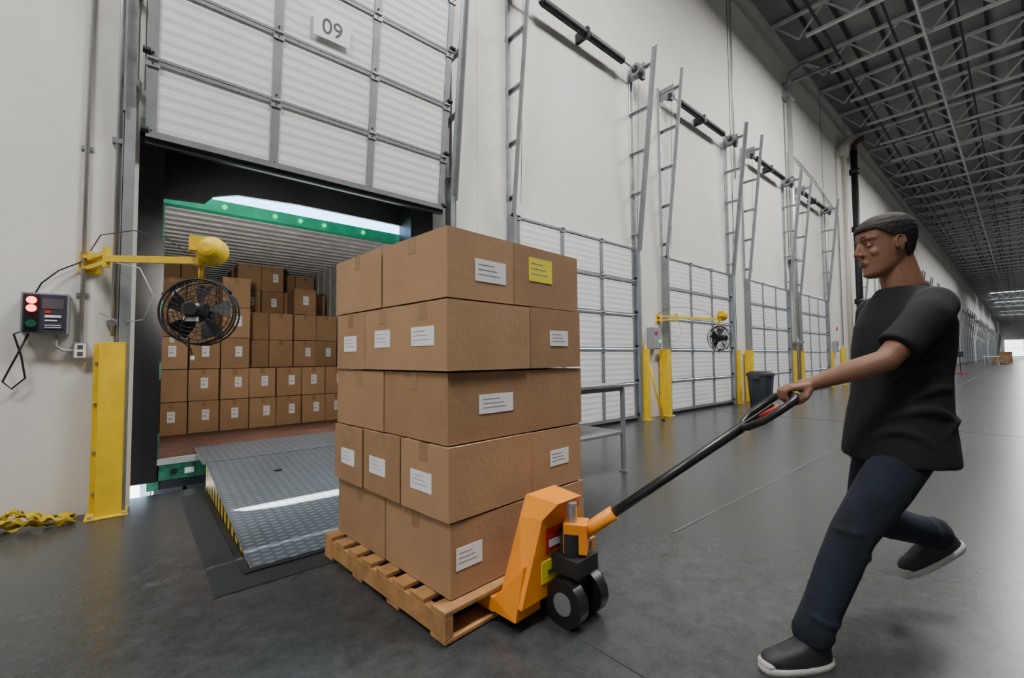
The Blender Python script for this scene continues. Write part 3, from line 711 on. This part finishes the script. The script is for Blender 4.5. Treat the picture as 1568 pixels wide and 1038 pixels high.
for k in range(K-1):
    for i in range(n):
        f=(k*n+i,k*n+(i+1)%n,(k+1)*n+(i+1)%n,(k+1)*n+i)
        c=sum((vs[q_] for q_ in f),Vector())/4
        s_=min(1,max(0,(c.x+.050)/.030)); s_=s_*s_*(3-2*s_)
        lim=-.068+.098*s_+.04*min(1,max(0,(c.x-.01)/.05))
        if c.z>lim: fs.append(f)
fs.append(tuple(range((K-1)*n,K*n)))
t.add(vs,fs,M_hair,True)
o=t.build('hair',parent=hE); so=o.modifiers.new('s','SOLIDIFY'); so.thickness=.014; so.offset=-1
tx=bpy.data.textures.new('hairnoise','CLOUDS'); tx.noise_scale=.010
dm=o.modifiers.new('d','DISPLACE'); dm.texture=tx; dm.strength=.005; dm.mid_level=.5

# ------------------------------------------------------------------ steel work table
t=MB()
X0,X1,Y0,Y1=2.55,3.68,-1.95,-1.30
t.box(X0,X1,Y0,Y1,.82,.845,M_galv); t.box(X0+.02,X1-.02,Y0+.02,Y1-.02,.78,.82,M_strut)
for x in(X0+.03,X1-.03):
    for y in(Y0+.03,Y1-.03):
        t.cyl((x,y,.0),(x,y,.8),.024,M_strut,n=12); t.cyl((x,y,0),(x,y,.012),.04,M_strut,n=12)
t.box(X0+.02,X1-.02,Y0+.02,Y1-.02,.36,.385,M_strut)
t.build('steel_work_table',bevel=.002,weld=False)
t=MB(); 
t.loft([(0,0,0,.20,.20),(0,0,.66,.25,.25),(0,0,.68,.255,.255)],M_plastic,n=32,e=3)
t.loft([(0,0,.66,.27,.27),(0,0,.72,.27,.27),(0,0,.725,.26,.26)],M_plastic,n=32,e=3)
t.loft([(0,0,.725,.25,.25),(0,0,.76,.20,.20)],M_dark,n=32,e=3)
for s in(-1,1): t.box(s*.275-.03,s*.275+.03,-.08,.08,.60,.66,M_plastic)
t.build('trash_can',loc=(10.75,-.62,0),bevel=.004)
t=MB(); t.cyl((7.05,-.36,.01),(7.03,-.02,1.35),.02,M_yel,n=10); t.cyl((7.05,-.36,0.0),(7.05,-.36,.03),.03,M_blackpl,n=10); t.build('yellow_pole')
t=MB()
def ribbon(pts,wd,m):
    vs=[];fs=[]
    for i,(x,y,z,a) in enumerate(pts):
        dx=math.cos(a)*wd/2; dy=math.sin(a)*wd/2
        tz=.35*wd*math.sin(i*1.1)
        vs+= [(x-dx,y-dy,max(.003,z-tz)),(x+dx,y+dy,max(.003,z+tz))]
    for i in range(len(pts)-1): fs.append((2*i,2*i+1,2*i+3,2*i+2))
    t.add(vs,fs,m,True)
for s in range(6):
    pts=[]; n=40; x0=-1.05+.05*s
    for i in range(n):
        u=i/(n-1); x=x0+.76*u-.05*s*u; y=-.14-.06*math.sin(u*9+s*1.7)-.014*s; z=.012+.022*s*(1-abs(2*u-1))+.03*abs(math.sin(u*7+s*2.1))
        pts.append((x,y,z,math.pi/2+.9*math.sin(u*8+s)))
    ribbon(pts,.05,M_yelstrap)
o=t.build('yellow_strap'); so=o.modifiers.new('s','SOLIDIFY'); so.thickness=.003; so.offset=1
t=MB(); t.cyl((0,0,0),(0,0,.04),.28,M_red,n=24); t.cyl((0,0,.04),(0,0,.12),.12,M_red,r1=.03,n=20); t.cyl((0,0,.1),(0,0,1.1),.02,M_dark,n=10); t.box(-.02,.02,-.15,.15,.95,1.25,M_dark)
t.build('stanchion_post',loc=(35.5,-2.2,0))
t=MB()
for kx,ky,nr in((0,0,2),(1.6,.3,1),(4,-.2,3),(8,0,2)):
    for i in range(nr):
        for a in range(2):
            for c in range(2): t.box(kx+a*.5,kx+a*.5+.49,ky+c*.5,ky+c*.5+.49,.14+i*.4,.53+i*.4,M_card[(a+c+i)%3])
    for a in range(5): t.box(kx,kx+1,ky+a*.22,ky+a*.22+.1,.11,.135,M_wood)
    for a in range(3): t.box(kx,kx+1,ky+a*.45,ky+a*.45+.09,0,.11,M_wood)
t.build('palletised_boxes',loc=(70,-3.6,0),weld=False)
t=MB(); t.box(0,3,0,1,.85,.9,M_label)
for x in(.1,2.9):
    for y in(.1,.9): t.box(x-.03,x+.03,y-.03,y+.03,0,.85,M_galv)
t.build('packing_table',loc=(58,-3.2,0))

# ------------------------------------------------------------------ lights
def area(name,loc,sx,sy,e,c=(1,.975,.94),rot=(0,0,0)):
    l=bpy.data.lights.new(name,'AREA'); l.shape='RECTANGLE'; l.size=sx; l.size_y=sy; l.energy=e; l.color=c
    o=bpy.data.objects.new(name,l); COL.objects.link(o); o.location=loc; o.rotation_euler=rot
area('added_overhead_light',(-3.5,-4.6,9.4),3,1.5,800)  # overhead area lights added to light the room, fixtures unseen
area('added_overhead_light',(4,-4.6,9.4),3,1.5,800)
area('added_overhead_light',(13,-4.6,9.4),4,1.5,950)
area('added_overhead_light',(26,-5.0,9.4),8,1.5,1050)
area('added_overhead_light',(55,-5.2,9.4),30,2,1800)
area('added_overhead_light',(130,-5.2,9.4),90,2,4200)
area('added_ceiling_uplight',(45,-10,9.0),90,2,1600,rot=(math.pi,0,0))  # upward area lights added only to brighten the ceiling
area('added_ceiling_uplight',(150,-10,9.0),110,2,1300,rot=(math.pi,0,0))
sp=bpy.data.lights.new('dock_lamp','SPOT'); sp.energy=140; sp.spot_size=math.radians(100); sp.spot_blend=.6; sp.shadow_soft_size=.07; sp.color=(1,.93,.82)
spo=bpy.data.objects.new('dock_lamp',sp); COL.objects.link(spo); spo.location=lampc+lampdir*.07; spo.rotation_euler=lampdir.to_track_quat('-Z','Y').to_euler()
sn=bpy.data.lights.new('sun','SUN'); sn.energy=45; sn.angle=math.radians(.5); sn.color=(1,.97,.92)
so=bpy.data.objects.new('sun',sn); COL.objects.link(so)
dv=Vector((.03,-1.0,-1.62)).normalized(); so.rotation_euler=dv.to_track_quat('-Z','Y').to_euler(); so.location=(0,20,30)
wd=bpy.data.worlds.new('sky'); S.world=wd; wd.use_nodes=True
bg=wd.node_tree.nodes['Background']; bg.inputs['Color'].default_value=(.36,.66,1,1); bg.inputs['Strength'].default_value=7

# ------------------------------------------------------------------ camera
cam=bpy.data.cameras.new('camera'); co=bpy.data.objects.new('camera',cam); COL.objects.link(co); S.camera=co
cam.sensor_width=36; cam.lens=36*672/1568; cam.clip_start=.05; cam.clip_end=500
az=math.radians(40.75); pt=math.radians(2.47); ro=math.radians(.49)
fwd=Vector((math.sin(az)*math.cos(pt),math.cos(az)*math.cos(pt),math.sin(pt)))
r=fwd.cross(Vector((0,0,1))).normalized(); u=r.cross(fwd).normalized()
u2=u*math.cos(ro)+r*math.sin(ro); r2=r*math.cos(ro)-u*math.sin(ro)
Mx=Matrix((r2,u2,-fwd)).transposed().to_4x4(); Mx.translation=Vector((0,-4.5,1.11)); co.matrix_world=Mx
